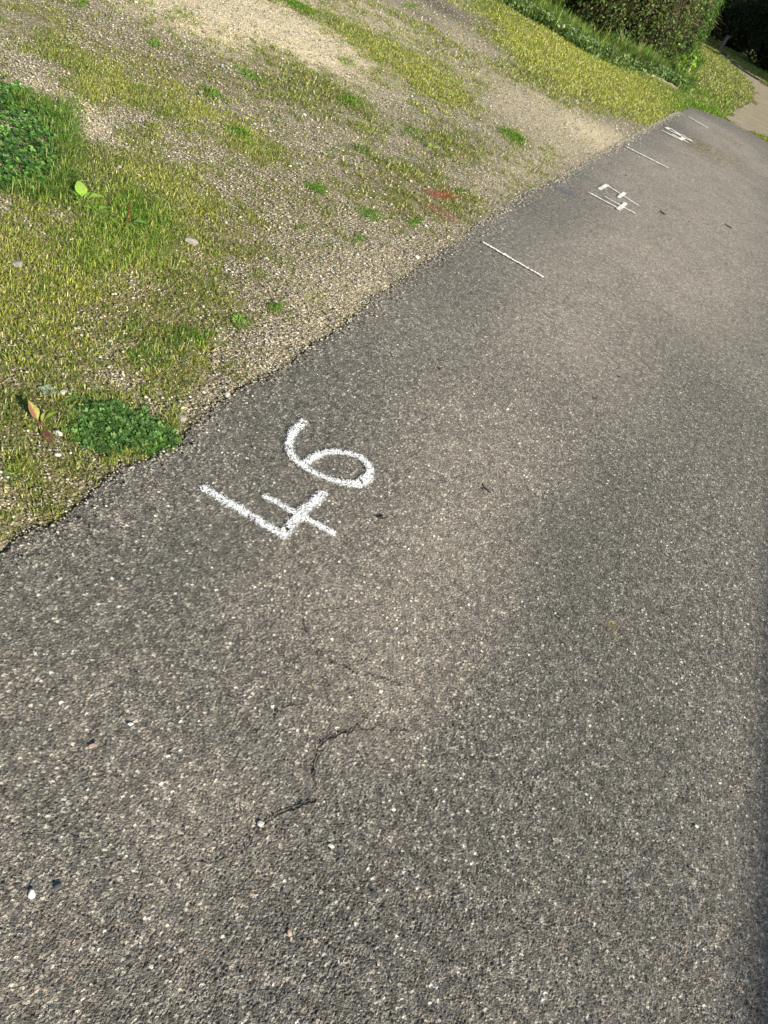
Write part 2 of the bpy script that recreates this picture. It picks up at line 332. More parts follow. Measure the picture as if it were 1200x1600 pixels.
def build_ground():
    th = np.concatenate([np.linspace(-180, -54, 130, endpoint=False), np.arange(-54, 50, .105), np.linspace(50, 180, 130)])
    th = np.radians(th)
    r = [0.05, .1, .16, .22, .27, .3]
    while r[-1] < 420:
        R = r[-1]; k = max(.0027, .0024*R) if R < 5 else (.0045*R if R < 24 else .04*R)
        r.append(R+k)
    r = np.array(r); nr, nt = len(r), len(th)
    TT, RR = np.meshgrid(th, r)
    jit = (_hash(np.arange(nr*nt).reshape(nr, nt) % 9973, np.arange(nr*nt).reshape(nr, nt)//9973, 3)-.5)
    TT = TT + jit*np.radians(.05)*(np.abs(TT+.03) < .9); X = (RR*np.sin(TT)).ravel(); Y = (RR*np.cos(TT)).ravel()
    i = np.arange(nr-1)[:, None]*nt + np.arange(nt-1)[None, :]
    F = np.stack([i, i+1, i+1+nt, i+nt], -1).reshape(-1, 4)[:, ::-1]
    cx = X[F].mean(1); cy = Y[F].mean(1)
    R_ = is_road(cx, cy); P_ = is_path(cx, cy); G_ = ~R_ & ~P_
    def sub(mask):
        f = F[mask]; u, inv = np.unique(f, return_inverse=True)
        return X[u], Y[u], inv.reshape(f.shape)
    x, y, f = sub(R_)
    ck = np.zeros(len(x)); wob = (fbm(x, y, 60, 3, 77)-.5)*.018; wob2 = (fbm(x, y, 60, 3, 78)-.5)*.018
    for ic, c in enumerate(CRACKS):
        pl = [at(*p) for p in c]; d = seg_dist(x+wob, y+wob2, pl)
        ck = np.maximum(ck, np.clip(1.45-d/.0018, 0, 1)*np.clip(2.4*fbm(x, y, 30, 3, 79)-(.0 if ic == 0 else .45), 0, 1)*(.85 if ic == 0 else .6))
    nearedge = .35*np.exp(-np.maximum(0, x-edge_x(y))/.25)*np.clip(2*fbm(x, y, 4, 3, 91)-.4, 0, 1)
    grime = np.clip(bsum(GRIME, x, y)+nearedge, 0, 1)
    z = road_z(x, y)
    ro = mesh_np('road', np.stack([x, y, z], -1), f, M_ASPH, smooth=True, attrs=dict(crack=ck, silt_sheen=bsum(SILT_SHEEN, x, y), grime=grime, yellow=bsum(YELLOW, x, y), brown=bsum(BROWN, x, y)))
    tag(ro, kind='structure')
    # broken side of the tarmac, where its thickness shows
    ys = np.arange(-1, 16.5, .006); xs = edge_x(ys); zt = road_z(xs, ys)+.002
    V = np.concatenate([np.stack([xs+.004, ys, zt], -1), np.stack([xs-.004+(fbm(ys, 0*ys, 90, 2, 6)-.5)*.012, ys, zt-.012], -1), np.stack([xs-.006, ys, zt-.05], -1)]); n = len(ys)
    a = np.arange(n-1); Fs = np.concatenate([np.stack([a+k*n, a+1+k*n, a+1+(k+1)*n, a+(k+1)*n], -1) for k in range(2)])
    t = NT('asphalt_edge'); t.surf(t.cramp(t.noise(160, 3), [(.3, (.05, .045, .035)), (.7, (.17, .15, .12))]), rough=.95)
    mesh_np('broken_edge', V, Fs, t.m, parent=ro, smooth=True)
    x, y, f = sub(G_)
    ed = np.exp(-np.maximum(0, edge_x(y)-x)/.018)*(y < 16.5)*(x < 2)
    go = mesh_np('ground', np.stack([x, y, verge_z(x, y)], -1), f, M_VERGE, smooth=True, attrs=dict(grass=grass_cover(x, y), moss=bsum(MOSS_BLOBS, x, y), pale=bsum(PALE_BLOBS, x, y), dirt=bsum(DIRT_BLOBS, x, y), edge=ed))
    tag(go, kind='structure')
    x, y, f = sub(P_)
    po = mesh_np('path', np.stack([x, y, path_z(x, y)], -1), f, M_TRACK, smooth=True, attrs=dict(pale=.4+0*x))
    tag(po, kind='structure')
build_ground()
# soil body beneath the sheets, closing the joints
t = NT('subsoil'); t.surf(t.cramp(t.noise(20, 3), [(.3, (.03, .022, .013)), (.7, (.07, .055, .035))]), rough=1)
V = [(-420, -420, -.09), (420, -420, -.09), (420, 15, -.09), (-420, 15, -.09), (420, 420, -4.3), (-420, 420, -4.3)]
tag(mesh_np('subsoil', V, [(0, 1, 2, 3), (3, 2, 4, 5)], t.m), kind='structure')

# ------------------------------------------------------------------ paint on the tarmac
def paint_mat(name, col, spec=.3, amount=1.0, verge=False, soft=.013):
    t = NT(name)
    if verge: h = gravel_nodes(t)[0]
    else: h = asphalt_nodes(t)[0]
    e = t.attr('depth')                        # metres inside the outline of the stroke
    n = t.noise(300, 3); n2 = t.noise(60, 3)
    a = t.math('ADD', t.math('DIVIDE', e, soft), t.math('MULTIPLY', t.math('SUBTRACT', n, .5), 3.0))
    a = t.ramp(a, .15, .45)
    pit = t.ramp(t.math('ADD', t.math('MULTIPLY', h, .5), t.math('ADD', n2, t.math('MULTIPLY', n, .3))), .80, .95)     # paint missed the deepest pits
    a = t.math('MULTIPLY', t.math('MULTIPLY', a, pit), amount)
    c = t.mix(t.ramp(t.noise(150, 2), .3, .7, 0, .3), col, tuple(v*.82 for v in col))
    t.surf(c, rough=.7, spec=spec, alpha=a)
    if verge: t.disp(t.math('ADD', h, .10), .0068)
    else: t.disp(t.math('ADD', h, .05), .0043)
    return t.m
M_PAINT = paint_mat('white_spray_paint', (.80, .82, .83))
def raster(name, strokes, step, mat, parent=None, lift=.0, zf=road_z, grow=.010):
    """one sheet of paint covering every stroke (polyline in metres, width)"""
    P = np.array([p for s, w_ in strokes for p in s]); W = max(w_ for s, w_ in strokes)
    x0, y0 = P.min(0)-W; x1, y1 = P.max(0)+W
    nx = int((x1-x0)/step)+2; ny = int((y1-y0)/step)+2
    xx, yy = np.meshgrid(x0+np.arange(nx)*step, y0+np.arange(ny)*step); x = xx.ravel(); y = yy.ravel()
    dep = np.full(len(x), -9.)
    wn = (fbm(x, y, 50, 3, 5)-.5)*.012*min(1, W/.03)
    for s, w_ in strokes:
        if len(s) == 2:                        # a single pull of the brush: square ends
            v = np.array(s[1])-np.array(s[0]); Ls = np.hypot(*v); v = v/Ls; dx, dy = x-s[0][0], y-s[0][1]
            al = dx*v[0]+dy*v[1]; pe = np.abs(-dx*v[1]+dy*v[0])
            dep = np.maximum(dep, np.minimum(w_/2-pe, np.minimum(al, Ls-al)+.004)+wn*w_/W)
        else: dep = np.maximum(dep, w_/2-seg_dist(x, y, s)+wn*w_/W)
    i = np.arange(ny-1)[:, None]*nx + np.arange(nx-1)[None, :]
    F = np.stack([i, i+1, i+1+nx, i+nx], -1).reshape(-1, 4); F = F[(dep[F] > -grow).any(1)]
    u, inv = np.unique(F, return_inverse=True)
    c = np.array([x[u].mean(), y[u].mean()])
    V = np.stack([x[u], y[u], zf(x[u], y[u])+lift], -1)
    return mesh_np(name, V, inv.reshape(F.shape), mat, parent=parent, smooth=True, attrs=dict(depth=dep[u]))
def smooth_pl(pts, n=8):
    P = [np.array(at(*p)) for p in pts]
    if len(P) < 3: return P
    Q = [2*P[0]-P[1]]+P+[2*P[-1]-P[-2]]; out = []
    for i in range(1, len(Q)-2):
        for k in range(n):
            u = k/n; a, b, c, d = Q[i-1:i+3]
            out.append(.5*((2*b)+(c-a)*u+(2*a-5*b+4*c-d)*u*u+(-a+3*b-3*c+d)*u**3))
    return out+[P[-1]]
def st(pts, w_, curve=False): return ((smooth_pl(pts) if curve else [at(*p) for p in pts]), w_)
def number(label, group, digits, step, lift, mat):
    e = empty('painted_number', (0, 0, 0)); tag(e, label, 'painted number', group)
    for nm, strokes in digits: raster('digit', strokes, step, mat, parent=e, lift=lift)
G1 = 'white painted bay numbers along the road edge'
M_FAR = paint_mat('white_spray_paint_far', (.80, .82, .80), soft=.004)
number('large white number 46 sprayed on the tarmac nearest the camera', G1, [
    ('4', [st([(320, 767), (382, 803), (440, 838)], .037), st([(440, 838), (474, 800), (504, 773)], .038), st([(416, 779), (470, 808), (519, 834)], .029)]),
    ('6', [st([(474, 660), (456, 680), (452, 704), (468, 726), (508, 748), (540, 756), (565, 757), (577, 744), (575, 728), (558, 714), (528, 707), (500, 711), (474, 727)], .033, True), st([(545, 757), (560, 758), (574, 748)], .044)])], .0028, .0002, M_PAINT)
number('mid-sized white number 47 painted between the two longer dividing lines', G1, [
    ('4', [st([(919, 301), (967, 327)], .024), st([(965, 328.6), (977.5, 318.3)], .036), st([(945, 308), (993, 335)], .022)]),
    ('7', [st([(936, 296.8), (948.5, 289.5)], .036), st([(947, 290), (997, 322)], .022), st([(966, 309.8), (975.8, 302)], .036)])], .005, .002, M_FAR)
number('small far white number 48 beside the last dividing line', G1, [
    ('4', [st([(1034.2, 204.4), (1062.9, 218.9)], .055), st([(1062.2, 218.6), (1069, 216)], .06), st([(1049.5, 210), (1075.9, 223.6)], .045)]),
    ('8', [st([(1040.2, 200.8), (1047, 201.8), (1056, 207), (1059, 210.2), (1049, 205.9), (1040.2, 200.8)], .05, True), st([(1057.5, 209), (1065.1, 211.7), (1073.8, 216.5), (1079.5, 220.5), (1071, 217.1), (1064, 213.4), (1057.5, 209)], .045, True)])], .007, .004, M_FAR)
G2 = 'thin white bay dividing lines'
for lb, a, b, w_, stp, lf in [('nearest white dividing line, alone above the large 46', (755, 379), (848, 433), .026, .004, .0015), ('middle white dividing line, between the 47 and the 48', (978, 230), (1044, 263), .04, .008, .003),
                     ('shortest, farthest white dividing line, beyond the 48 near the tarmac end', (1076, 183), (1106, 200), .06, .012, .004)]:
    tag(raster('painted_line', [st([a, b], w_)], stp, M_FAR, lift=lf), lb, 'painted line', G2)
M_RED = paint_mat('red_spray_paint', (.38, .075, .06), verge=True, amount=.72, soft=.08)
tag(raster('red_paint_patch', [st([(679, 301), (696, 313)], .30), st([(676, 303), (686, 309)], .16)], .006, M_RED, lift=.001, zf=verge_z), 'bright red patch of sprayed paint on the gravel verge', 'paint mark')
M_RED2 = paint_mat('faded_red_paint', (.30, .09, .07), verge=True, amount=.30, soft=.09)
tag(raster('red_paint_patch', [st([(672, 327), (684, 335), (700, 341)], .17)], .006, M_RED2, lift=.001, zf=verge_z), 'faded brownish red paint smear just below the bright red patch', 'paint mark')
M_BLUE = paint_mat('faint_blue_paint', (.10, .20, .26), amount=.35, soft=.12)
tag(raster('blue_paint_smear', [st([(868, 290), (880, 298), (893, 303)], .17)], .01, M_BLUE, lift=.002), 'faint blue sprayed smear on tarmac left of the 47', 'paint mark')
M_TEAL = paint_mat('faint_green_paint', (.16, .25, .20), amount=.22, soft=.12)
tag(raster('green_paint_smear', [st([(898, 272), (915, 276), (932, 284)], .2)], .01, M_TEAL, lift=.002), 'barely visible pale green smear on tarmac above the 47', 'paint mark')

# ------------------------------------------------------------------ vegetation helpers
def leaf_mat(name, rough=.55, transl=.35, spec=.35, attr='tint', const=None):
    t = NT(name); c = const if const else t.attr(attr, True)
    tc = t.mix(1.0, c, (1.25, 1.3, .55), 'MULTIPLY')
    t.surf(c, rough=rough, spec=spec, transl=transl, transcol=tc); return t.m
M_GRASS = leaf_mat('grass_blades', rough=.6, transl=.38, spec=.25)
M_LEAF = leaf_mat('hedge_leaves'); M_CLOVER = leaf_mat('clover_leaves', rough=.5, transl=.25)
def lerp_cols(n, cols, wts):
    cols = np.array(cols); k = rng.choice(len(cols), n, p=np.array(wts)/sum(wts))
    c = cols[k]*rng.uniform(.55, 1.5, (n, 1)); return np.clip(c*rng.uniform(.92, 1.08, (n, 3)), 0, 1)
def blades(name, P, H, W, lean, C, mat, parent=None, az=None, link=True):
    n = len(P); az = rng.uniform(0, 2*pi, n) if az is None else az
    d = np.stack([np.cos(az), np.sin(az), 0*az], -1)
    wa = az+pi/2+rng.uniform(-.6, .6, n); s = np.stack([np.cos(wa), np.sin(wa), 0*wa], -1)*(W/2)[:, None]
    up = np.array([0, 0, 1.])
    mid = P + d*(lean*H*.35)[:, None] + up*(H*.6*np.cos(lean*.5))[:, None]
    tip = P + d*(lean*H)[:, None] + up*(H*np.clip(1-.45*lean, .15, 1))[:, None]
    V = np.stack([P-s, P+s, mid-s*.8, mid+s*.8, tip], 1).reshape(-1, 3)
    b = np.arange(n)[:, None]*5
    F = np.concatenate([b+np.array([[0, 1, 3]]), b+np.array([[0, 3, 2]]), b+np.array([[2, 3, 4]])])
    return mesh_np(name, V, F, mat, parent=parent, attrs=dict(tint=np.repeat(C, 5, 0)), link=link)
def scatter(n, x0, x1, y0, y1): return rng.uniform(x0, x1, n), rng.uniform(y0, y1, n)
def visible(x, y, m=.06):
    a = np.arctan2(x, y); return (a > radians(-50)) & (a < radians(30))
TUFTS = [Blob(*b) for b in [(575, 335, 22, 9, 25, 1), (492, 298, 20, 7, 20, 1), (650, 350, 14, 8, 0, 1), (430, 481, 12, 8, 0, 1), (545, 165, 16, 6, 25, 1), (330, 155, 22, 8, 20, 1), (240, 75, 12, 8, 0, 1), (370, 215, 20, 8, 25, 1), (385, 122, 26, 7, 25, 1), (125, 15, 12, 8, 0, 1),
    (465, 15, 30, 6, 25, 1), (800, 215, 26, 7, 25, 1), (205, 350, 60, 45, 0, 1.0), (560, 375, 16, 7, 0, .7), (105, 200, 30, 50, 10, 1.0), (60, 300, 70, 20, 10, .8), (50, 165, 60, 18, 25, .8), (250, 700, 30, 12, -30, .7), (20, 740, 18, 14, 0, .8), (300, 530, 40, 20, 0, .5), (230, 560, 30, 16, 0, .5), (380, 505, 20, 12, 0, .7), (560, 235, 22, 7, 20, .6), (640, 210, 14, 8, 0, .6), (290, 30, 30, 10, 25, .5), (1090, 175, 45, 12, 15, .5), (1110, 160, 60, 20, 20, .4), (70, 445, 20, 16, 0, .3), (720, 300, 14, 6, 0, .6), (540, 105, 14, 5, 20, .7), (470, 355, 10, 6, 0, .7), (640, 12, 12, 5, 0, .8)]]
YEL = [Blob(*b) for b in [(80, 420, 180, 110, 0, .8), (280, 300, 120, 60, 30, .7), (150, 155, 60, 30, 0, 1), (200, 100, 220, 30, 25, .7), (650, 110, 130, 40, 28, .8), (950, 130, 170, 40, 28, .9), (860, 80, 120, 30, 28, .8), (350, 200, 100, 40, 25, .7)]]
def build_grass(name, n, x0, x1, y0, y1, h, wd, label, pw=1.5):
    x, y = scatter(n, x0, x1, y0, y1)
    ok = visible(x, y) & ~is_road(x, y) & ~is_path(x, y); x, y = x[ok], y[ok]
    g = grass_cover(x, y); tu = bsum(TUFTS, x, y)
    keep = rng.random(len(x)) < np.clip(g**pw*.8+tu*.9+.035, 0, 1); x, y, g, tu = x[keep], y[keep], g[keep], tu[keep]
    ye = bsum(YEL, x, y); m = len(x)
    H = h*rng.uniform(.45, 1.35, m)*(.55+.5*g+.55*tu); W = wd*rng.uniform(.7, 1.3, m)
    cg = lerp_cols(m, [(.17, .25, .04), (.27, .33, .06), (.10, .155, .028), (.54, .50, .29)], [4, 3, 2.8, 2.4])
    cy = lerp_cols(m, [(.36, .40, .06), (.50, .50, .11), (.26, .33, .045), (.62, .58, .33)], [4, 3, 3, 2.2])
    ct = lerp_cols(m, [(.09, .21, .02), (.13, .28, .03), (.20, .35, .04)], [3, 4, 2])
    k = (np.clip(ye*.75+.15+(fbm(x, y, 6, 3, 61)-.5)*.9, 0, 1) > rng.random(m))[:, None]
    C = np.where(k, cy, cg); C = np.where((tu > rng.random(m))[:, None], ct, C)
    P = np.stack([x, y, verge_z(x, y)+.0], -1)
    o = blades(name, P, H, W, rng.uniform(.1, 1.5, m), C, M_GRASS)
    return tag(o, label, 'grass', kind='stuff')
build_grass('short_grass', 400000, -4.2, -.9, .7, 4.2, .016, .0027, 'short yellow-green grass on the near verge beside the 46')
build_grass('short_grass', 260000, -7.5, -.95, 4.2, 9, .024, .0052, 'patchy short grass on the gravel of the middle verge')
build_grass('lawn_grass', 300000, -9.5, 1.6, 9, 18.5, .036, .0090, 'bright mown grass strip in front of the hedge', 1.2)
build_grass('lawn_grass', 170000, -9.5, 2.5, 18.5, 78, .05, .022, 'darker lawn grass beyond the tarmac end beside the gravel track', 1.0)

# stones lying loose in the verge
def ico():
    g = (1+5**.5)/2
    v = np.array([(-1, g, 0), (1, g, 0), (-1, -g, 0), (1, -g, 0), (0, -1, g), (0, 1, g), (0, -1, -g), (0, 1, -g), (g, 0, -1), (g, 0, 1), (-g, 0, -1), (-g, 0, 1)])/math.hypot(1, g)
    f = np.array([(0, 11, 5), (0, 5, 1), (0, 1, 7), (0, 7, 10), (0, 10, 11), (1, 5, 9), (5, 11, 4), (11, 10, 2), (10, 7, 6), (7, 1, 8), (3, 9, 4), (3, 4, 2), (3, 2, 6), (3, 6, 8), (3, 8, 9), (4, 9, 5), (2, 4, 11), (6, 2, 10), (8, 6, 7), (9, 8, 1)])
    return v, f
IV, IF = ico()
t = NT('gravel_stones'); cc = t.attr('tint', True); t.surf(t.mix(t.ramp(t.noise(500, 2, dims='3D'), .3, .7, 0, .35), cc, t.mix(.5, cc, (.1, .09, .07))), rough=.85, spec=.25); M_STONE = t.m
def stones(name, x, y, z, sz, C, mat, smooth=False):
    n = len(x); a = rng.uniform(0, 2*pi, n); sc = np.stack([sz*rng.uniform(.7, 1.3, n), sz*rng.uniform(.6, 1, n), sz*rng.uniform(.35, .7, n)], -1)
    L = IV[None]*rng.uniform(.8, 1.2, (n, 12, 1))*sc[:, None]
    ca, sa = np.cos(a)[:, None], np.sin(a)[:, None]
    V = np.stack([L[..., 0]*ca-L[..., 1]*sa+x[:, None], L[..., 0]*sa+L[..., 1]*ca+y[:, None], L[..., 2]+z[:, None]+sz[:, None]*.2], -1).reshape(-1, 3)
    F = (IF[None]+np.arange(n)[:, None, None]*12).reshape(-1, 3)
    return mesh_np(name, V, F, mat, attrs=dict(tint=np.repeat(C, 12, 0)), smooth=smooth)
def build_stones():
    X, Y, SZ = [], [], []
    for n, x0, x1, y0, y1, s in [(60000, -3.5, -.93, .8, 4, .0028), (50000, -6.5, -.95, 4, 9, .0038), (18000, -8, -.95, 9, 15.5, .0055)]:
        x, y = scatter(n, x0, x1, y0, y1); ok = visible(x, y) & (x < edge_x(y)-.004)
        g = grass_cover(x, y); ok &= rng.random(n) < np.clip(1.1-g*1.15, .1, 1)
        x, y = x[ok], y[ok]; X.append(x); Y.append(y); SZ.append(s*rng.lognormal(0, .38, len(x)))
    x, y, sz = map(np.concatenate, (X, Y, SZ)); sz = np.minimum(sz, .016)
    C = lerp_cols(len(x), [(.42, .385, .30), (.55, .51, .42), (.28, .25, .2), (.15, .14, .12), (.5, .38, .29), (.66, .63, .56)], [4, 3, 3, 2, .5, .35])
    tag(stones('gravel', x, y, verge_z(x, y)+.004, sz, C, M_STONE), 'loose pale gravel strewn over the verge', 'gravel', kind='stuff')
build_stones()
def build_grit():
    n = 6500; y = rng.uniform(.8, 15, n); x = edge_x(y)+rng.exponential(.035, n)-.008; s = np.clip(.0022+.0003*y, 0, .005)*rng.lognormal(0, .3, n)
    C = lerp_cols(n, [(.42, .385, .30), (.5, .46, .38), (.28, .25, .2), (.15, .14, .12)], [4, 3, 3, 2])
    tag(stones('grit', x, y, road_z(x, y)+.003, s, C, M_STONE), 'fine grit spilled from the verge onto the tarmac edge', 'grit', kind='stuff')
build_grit()
def rock(name, px, py, size, col, label, cat='stone', group=None, flat=.5, road=False):
    bm_v = []
    x, y = at(px, py); z = float((road_z if road else verge_z)(np.array([x]), np.array([y]))[0])
    import bmesh
    bm = bmesh.new(); bmesh.ops.create_icosphere(bm, subdivisions=3, radius=1)
    s = rng.uniform(0, 99); cuts = [(Vector(rng.normal(size=3)).normalized(), rng.uniform(.55, .85)) for _ in range(9)]
    for v in bm.verts:
        for nrm, dd in cuts:
            e = v.co.dot(nrm)-dd
            if e > 0: v.co -= nrm*e*.9
        v.co *= 1+.05*sin(9*v.co.x+s)*cos(8*v.co.y+s)
        v.co = Vector((v.co.x*size, v.co.y*size*.72, v.co.z*size*flat))
    me = bpy.data.meshes.new(name); bm.to_mesh(me); bm.free()
    for p in me.polygons: p.use_smooth = True
    t = NT(name+'_mat'); t.surf(t.mix(t.ramp(t.noise(120, 4, dims='3D'), .35, .7, 0, .5), col, tuple(c*.6 for c in col)), rough=.75, spec=.3)
    b = t.n('ShaderNodeBump'); b.inputs['Strength'].default_value = .4; b.inputs['Distance'].default_value = .002
    me.materials.append(t.m)
    o = bpy.data.objects.new(name, me); COL.objects.link(o); o.location = (x, y, z+(.0002 if road else size*flat*.3+.002)); o.rotation_euler = (rng.uniform(-.2, .2), rng.uniform(-.2, .2), rng.uniform(0, 6))
    return tag(o, label, cat, group)
GS = 'pale stones bedded in the road'
for px, py, s, c, lb in [(517, 1322, .0075, (.75, .73, .66), 'white pointed stone in the tarmac below the zigzag crack'), (49, 1397, .009, (.72, .72, .68), 'white stone in the tarmac at the lower left edge'), (1088, 1291, .007, (.68, .68, .66), 'white stone in the tarmac near the right edge'),
                     (204, 1132, .007, (.7, .69, .64), 'small white stone in the tarmac well left of the cracks'), (145, 1165, .009, (.42, .3, .24), 'pinkish stone in the tarmac left of the cracks'), (407, 1287, .009, (.6, .57, .5), 'cream stone at the lower end of the zigzag crack'),
                     (90, 1382+2, .009, (.09, .11, .12), 'dark blue-grey stone in the tarmac right of the lower left white stone'), (584, 1396, .008, (.07, .09, .1), 'dark blue-grey stone in the tarmac below the white pointed stone'), (452, 1458, .007, (.5, .34, .26), 'orange-pink stone in the tarmac near the bottom')]:
    rock('stone', px, py, s, c, lb, group=GS, road=True, flat=.30)
GV = 'larger stones lying in the verge'
for px, py, s, c, lb in [(27, 420, .028, (.30, .28, .25), 'grey flat stone in the grass at the left edge'), (298, 382, .032, (.31, .28, .27), 'pinkish grey stone at the edge of the grass clump'), (99, 614, .014, (.5, .47, .4), 'whitish pebble above the dark clover patch'), (91, 677, .014, (.56, .53, .47), 'white stone just below the reddish dock'),
                         (652, 403, .017, (.72, .65, .56), 'cream pebble on gravel near the tarmac edge'), (283, 652, .022, (.38, .33, .28), 'pinkish stone between the clover patch and the tarmac'), (90, 711, .012, (.62, .6, .55), 'bright white pebble below the dock and left of the clover'), (356, 615, .016, (.55, .5, .42), 'beige stone at the broken tarmac edge above the 46')]:
    rock('stone', px, py, s, c, lb, group=GV)

# ------------------------------------------------------------------ clover patches
def clover(name, blobs, n, size, hgt, cols, label):
    P = []
    bb = [b.c for b in blobs]; ext = max(np.abs(np.linalg.inv(b.M)).sum() for b in blobs)*1.3
    c = np.mean(bb, 0); sp = np.abs(np.array(bb)-c).max()+ext
    x, y = scatter(n, c[0]-sp, c[0]+sp, c[1]-sp, c[1]+sp)
    m = bsum(blobs, x, y)+(fbm(x, y, 11, 3, 71)-.5)*1.0+rng.normal(0, .10, n)
    ok = (m > .38) & (bsum(blobs, x, y) > .10+.5*rng.random(n)**1.5) & (x < edge_x(y)+.02); x, y, m = x[ok], y[ok], m[ok]; k = len(x)
    zz = np.maximum(verge_z(x, y), -0.01)+hgt*rng.uniform(.3, 1, k)*np.clip((m-.2)*1.6, .25, 1)*(.45+1.1*fbm(x, y, 22, 2, 72))
    C0 = np.stack([x, y, zz], -1); a0 = rng.uniform(0, 2*pi, k)
    tilt = rng.normal(0, .38, (k, 2)); V = []; cc = lerp_cols(k, cols[0], cols[1])
    r = size*rng.uniform(.7, 1.25, k)
    ang = np.linspace(0, 2*pi, 7)[:-1]
    for j in range(3):
        aj = a0+j*2*pi/3; ctr = np.stack([np.cos(aj), np.sin(aj)], -1)*r[:, None]
        for q in ang:
            px = ctr[:, 0]+np.cos(aj+q)*r*.95*(1 if q else .8); py = ctr[:, 1]+np.sin(aj+q)*r*.85*(1 if q else .8)
            pz = px*tilt[:, 0]+py*tilt[:, 1]+ .25*np.hypot(px, py)
            V.append(C0+np.stack([px, py, pz], -1))
    V = np.stack(V, 1).reshape(-1, 3)
    F = []
    for j in range(3):
        for i in range(1, 5): F.append((j*6, j*6+i, j*6+i+1))
    F = (np.array(F)[None]+np.arange(k)[:, None, None]*18).reshape(-1, 3)
    o = mesh_np(name, V, F, M_CLOVER, attrs=dict(tint=np.repeat(cc, 18, 0)))
    return tag(o, label, 'clover', kind='stuff')
clover('clover', [Blob(150, 655, 55, 36, 10, 1), Blob(205, 672, 65, 36, 10, 1), Blob(245, 688, 30, 20, 0, 1)], 42000, .0046, .011, ([(.07, .15, .03), (.10, .21, .045), (.045, .10, .025), (.18, .30, .08)], [4, 4, 3, 1.5]), 'dark green clover patch on the verge just left of the 46')
clover('clover', [Blob(25, 225, 75, 70, 0, 1), Blob(20, 265, 60, 40, 0, 1), Blob(0, 200, 60, 60, 0, 1)], 42000, .0062, .022, ([(.06, .15, .03), (.10, .23, .045), (.04, .10, .025), (.17, .33, .07)], [4, 4, 3, 1.5]), 'deep green clover clump at the upper left edge')

def tufted(name, blobs, n, h, wd, cols, wts, label):
    X, Y, K = [], [], []
    for b in blobs:
        A = np.linalg.inv(b.M); q = rng.normal(0, .55, (n//len(blobs), 2)); p = q@A.T+b.c; X.append(p[:, 0]); Y.append(p[:, 1])
    x, y = np.concatenate(X), np.concatenate(Y); ok = (x < edge_x(y)+.015) & (fbm(x, y, 16, 3, 97) > .38); x, y = x[ok], y[ok]; m = len(x)
    P = np.stack([x, y, verge_z(x, y)], -1)
    return tag(blades(name, P, h*rng.uniform(.4, 1.2, m), wd*rng.uniform(.6, 1.2, m), rng.uniform(.2, 1.3, m), lerp_cols(m, cols, wts), M_GRASS), label, 'grass', kind='stuff')
tufted('tall_grass', [Blob(*b) for b in [(85, 190, 24, 26, 0, 1), (100, 240, 24, 24, 0, 1), (95, 290, 28, 16, 0, 1), (40, 170, 40, 12, 0, 1), (60, 305, 40, 10, 0, 1)]], 3600, .055, .0032, [(.13, .23, .04), (.22, .32, .06), (.08, .16, .03), (.45, .45, .18)], [4, 4, 2, 1.5], 'taller fresh green grass round the clover clump at the left edge')
tufted('tall_grass', [Blob(*b) for b in [(190, 340, 70, 40, 0, 1), (220, 380, 60, 30, 0, 1), (150, 400, 40, 30, 0, 1)]], 5500, .040, .0028, [(.14, .24, .04), (.26, .36, .06), (.38, .43, .09), (.52, .50, .22)], [3, 4, 3, 1.3], 'lush longer grass clump around the red-stalked weed')
tufted('tall_grass', [Blob(*b) for b in [(110, 650, 14, 24, 0, 1), (160, 622, 40, 8, 5, 1), (270, 655, 14, 16, 0, 1), (200, 710, 50, 8, -15, 1), (40, 735, 22, 14, 0, 1)]], 1500, .026, .0024, [(.22, .30, .05), (.36, .38, .09), (.14, .22, .03), (.5, .46, .24)], [4, 4, 2, 2], 'wispy grass fringe round the near clover patch')
# ------------------------------------------------------------------ broad-leaved weeds
def tube_np(pts, rad, seg=6):
    pts = [Vector(p) for p in pts]; V = []; F = []
    for i, p in enumerate(pts):
        d = (pts[min(i+1, len(pts)-1)]-pts[max(i-1, 0)]).normalized(); a = d.orthogonal().normalized(); b = d.cross(a)
        r = rad[i] if isinstance(rad, (list, tuple)) else rad
        for k in range(seg): V.append(p+a*cos(2*pi*k/seg)*r+b*sin(2*pi*k/seg)*r)
    for i in range(len(pts)-1):
        for k in range(seg): F.append((i*seg+k, i*seg+(k+1) % seg, (i+1)*seg+(k+1) % seg, (i+1)*seg+k))
    return V, F
def broad_leaf(parent, base, az, elev, length, width, col, vein, curl=.4, stalk=.25, back=None, name='leaf'):
    """ovate blade with a folded midrib on a short stalk; rises at elev and curls over"""
    nu, nv = 14, 9; V = []; C = []
    d = Vector((cos(az), sin(az), 0)); side = Vector((-sin(az), cos(az), 0)); up = Vector((0, 0, 1))
    pts = []; p = Vector(base); e = elev
    for i in range(nu):
        pts.append((p.copy(), e)); stp = length/(nu-1); p = p+(d*cos(e)+up*sin(e))*stp; e -= curl/(nu-1)
    for i, (p, e) in enumerate(pts):
        u = i/(nu-1); nrm = -d*sin(e)+up*cos(e)
        wv = .045 if u < stalk else max(.02, sin(pi*((u-stalk)/(1-stalk))**.75))
        for j in range(nv):
            v = (j/(nv-1)-.5)*2
            off = side*v*wv*width/2+nrm*(abs(v)*wv*width*.16+.03*width*sin(u*19+v*3)*abs(v)*(u > stalk))
            V.append(p+off)
            k = abs(v) < .15 or u < stalk
            if not k and sin(u*34-abs(v)*5) > .72: k = True
            c = vein if k else [a*rng.uniform(.85, 1.15) for a in (col if (back is None or v < .1) else back)]
            C.append(c)
    F = [(i*nv+j, i*nv+j+1, (i+1)*nv+j+1, (i+1)*nv+j) for i in range(nu-1) for j in range(nv-1)]
    return mesh_np(name, V, F, M_CLOVER, parent=parent, attrs=dict(tint=np.array(C)), smooth=True)
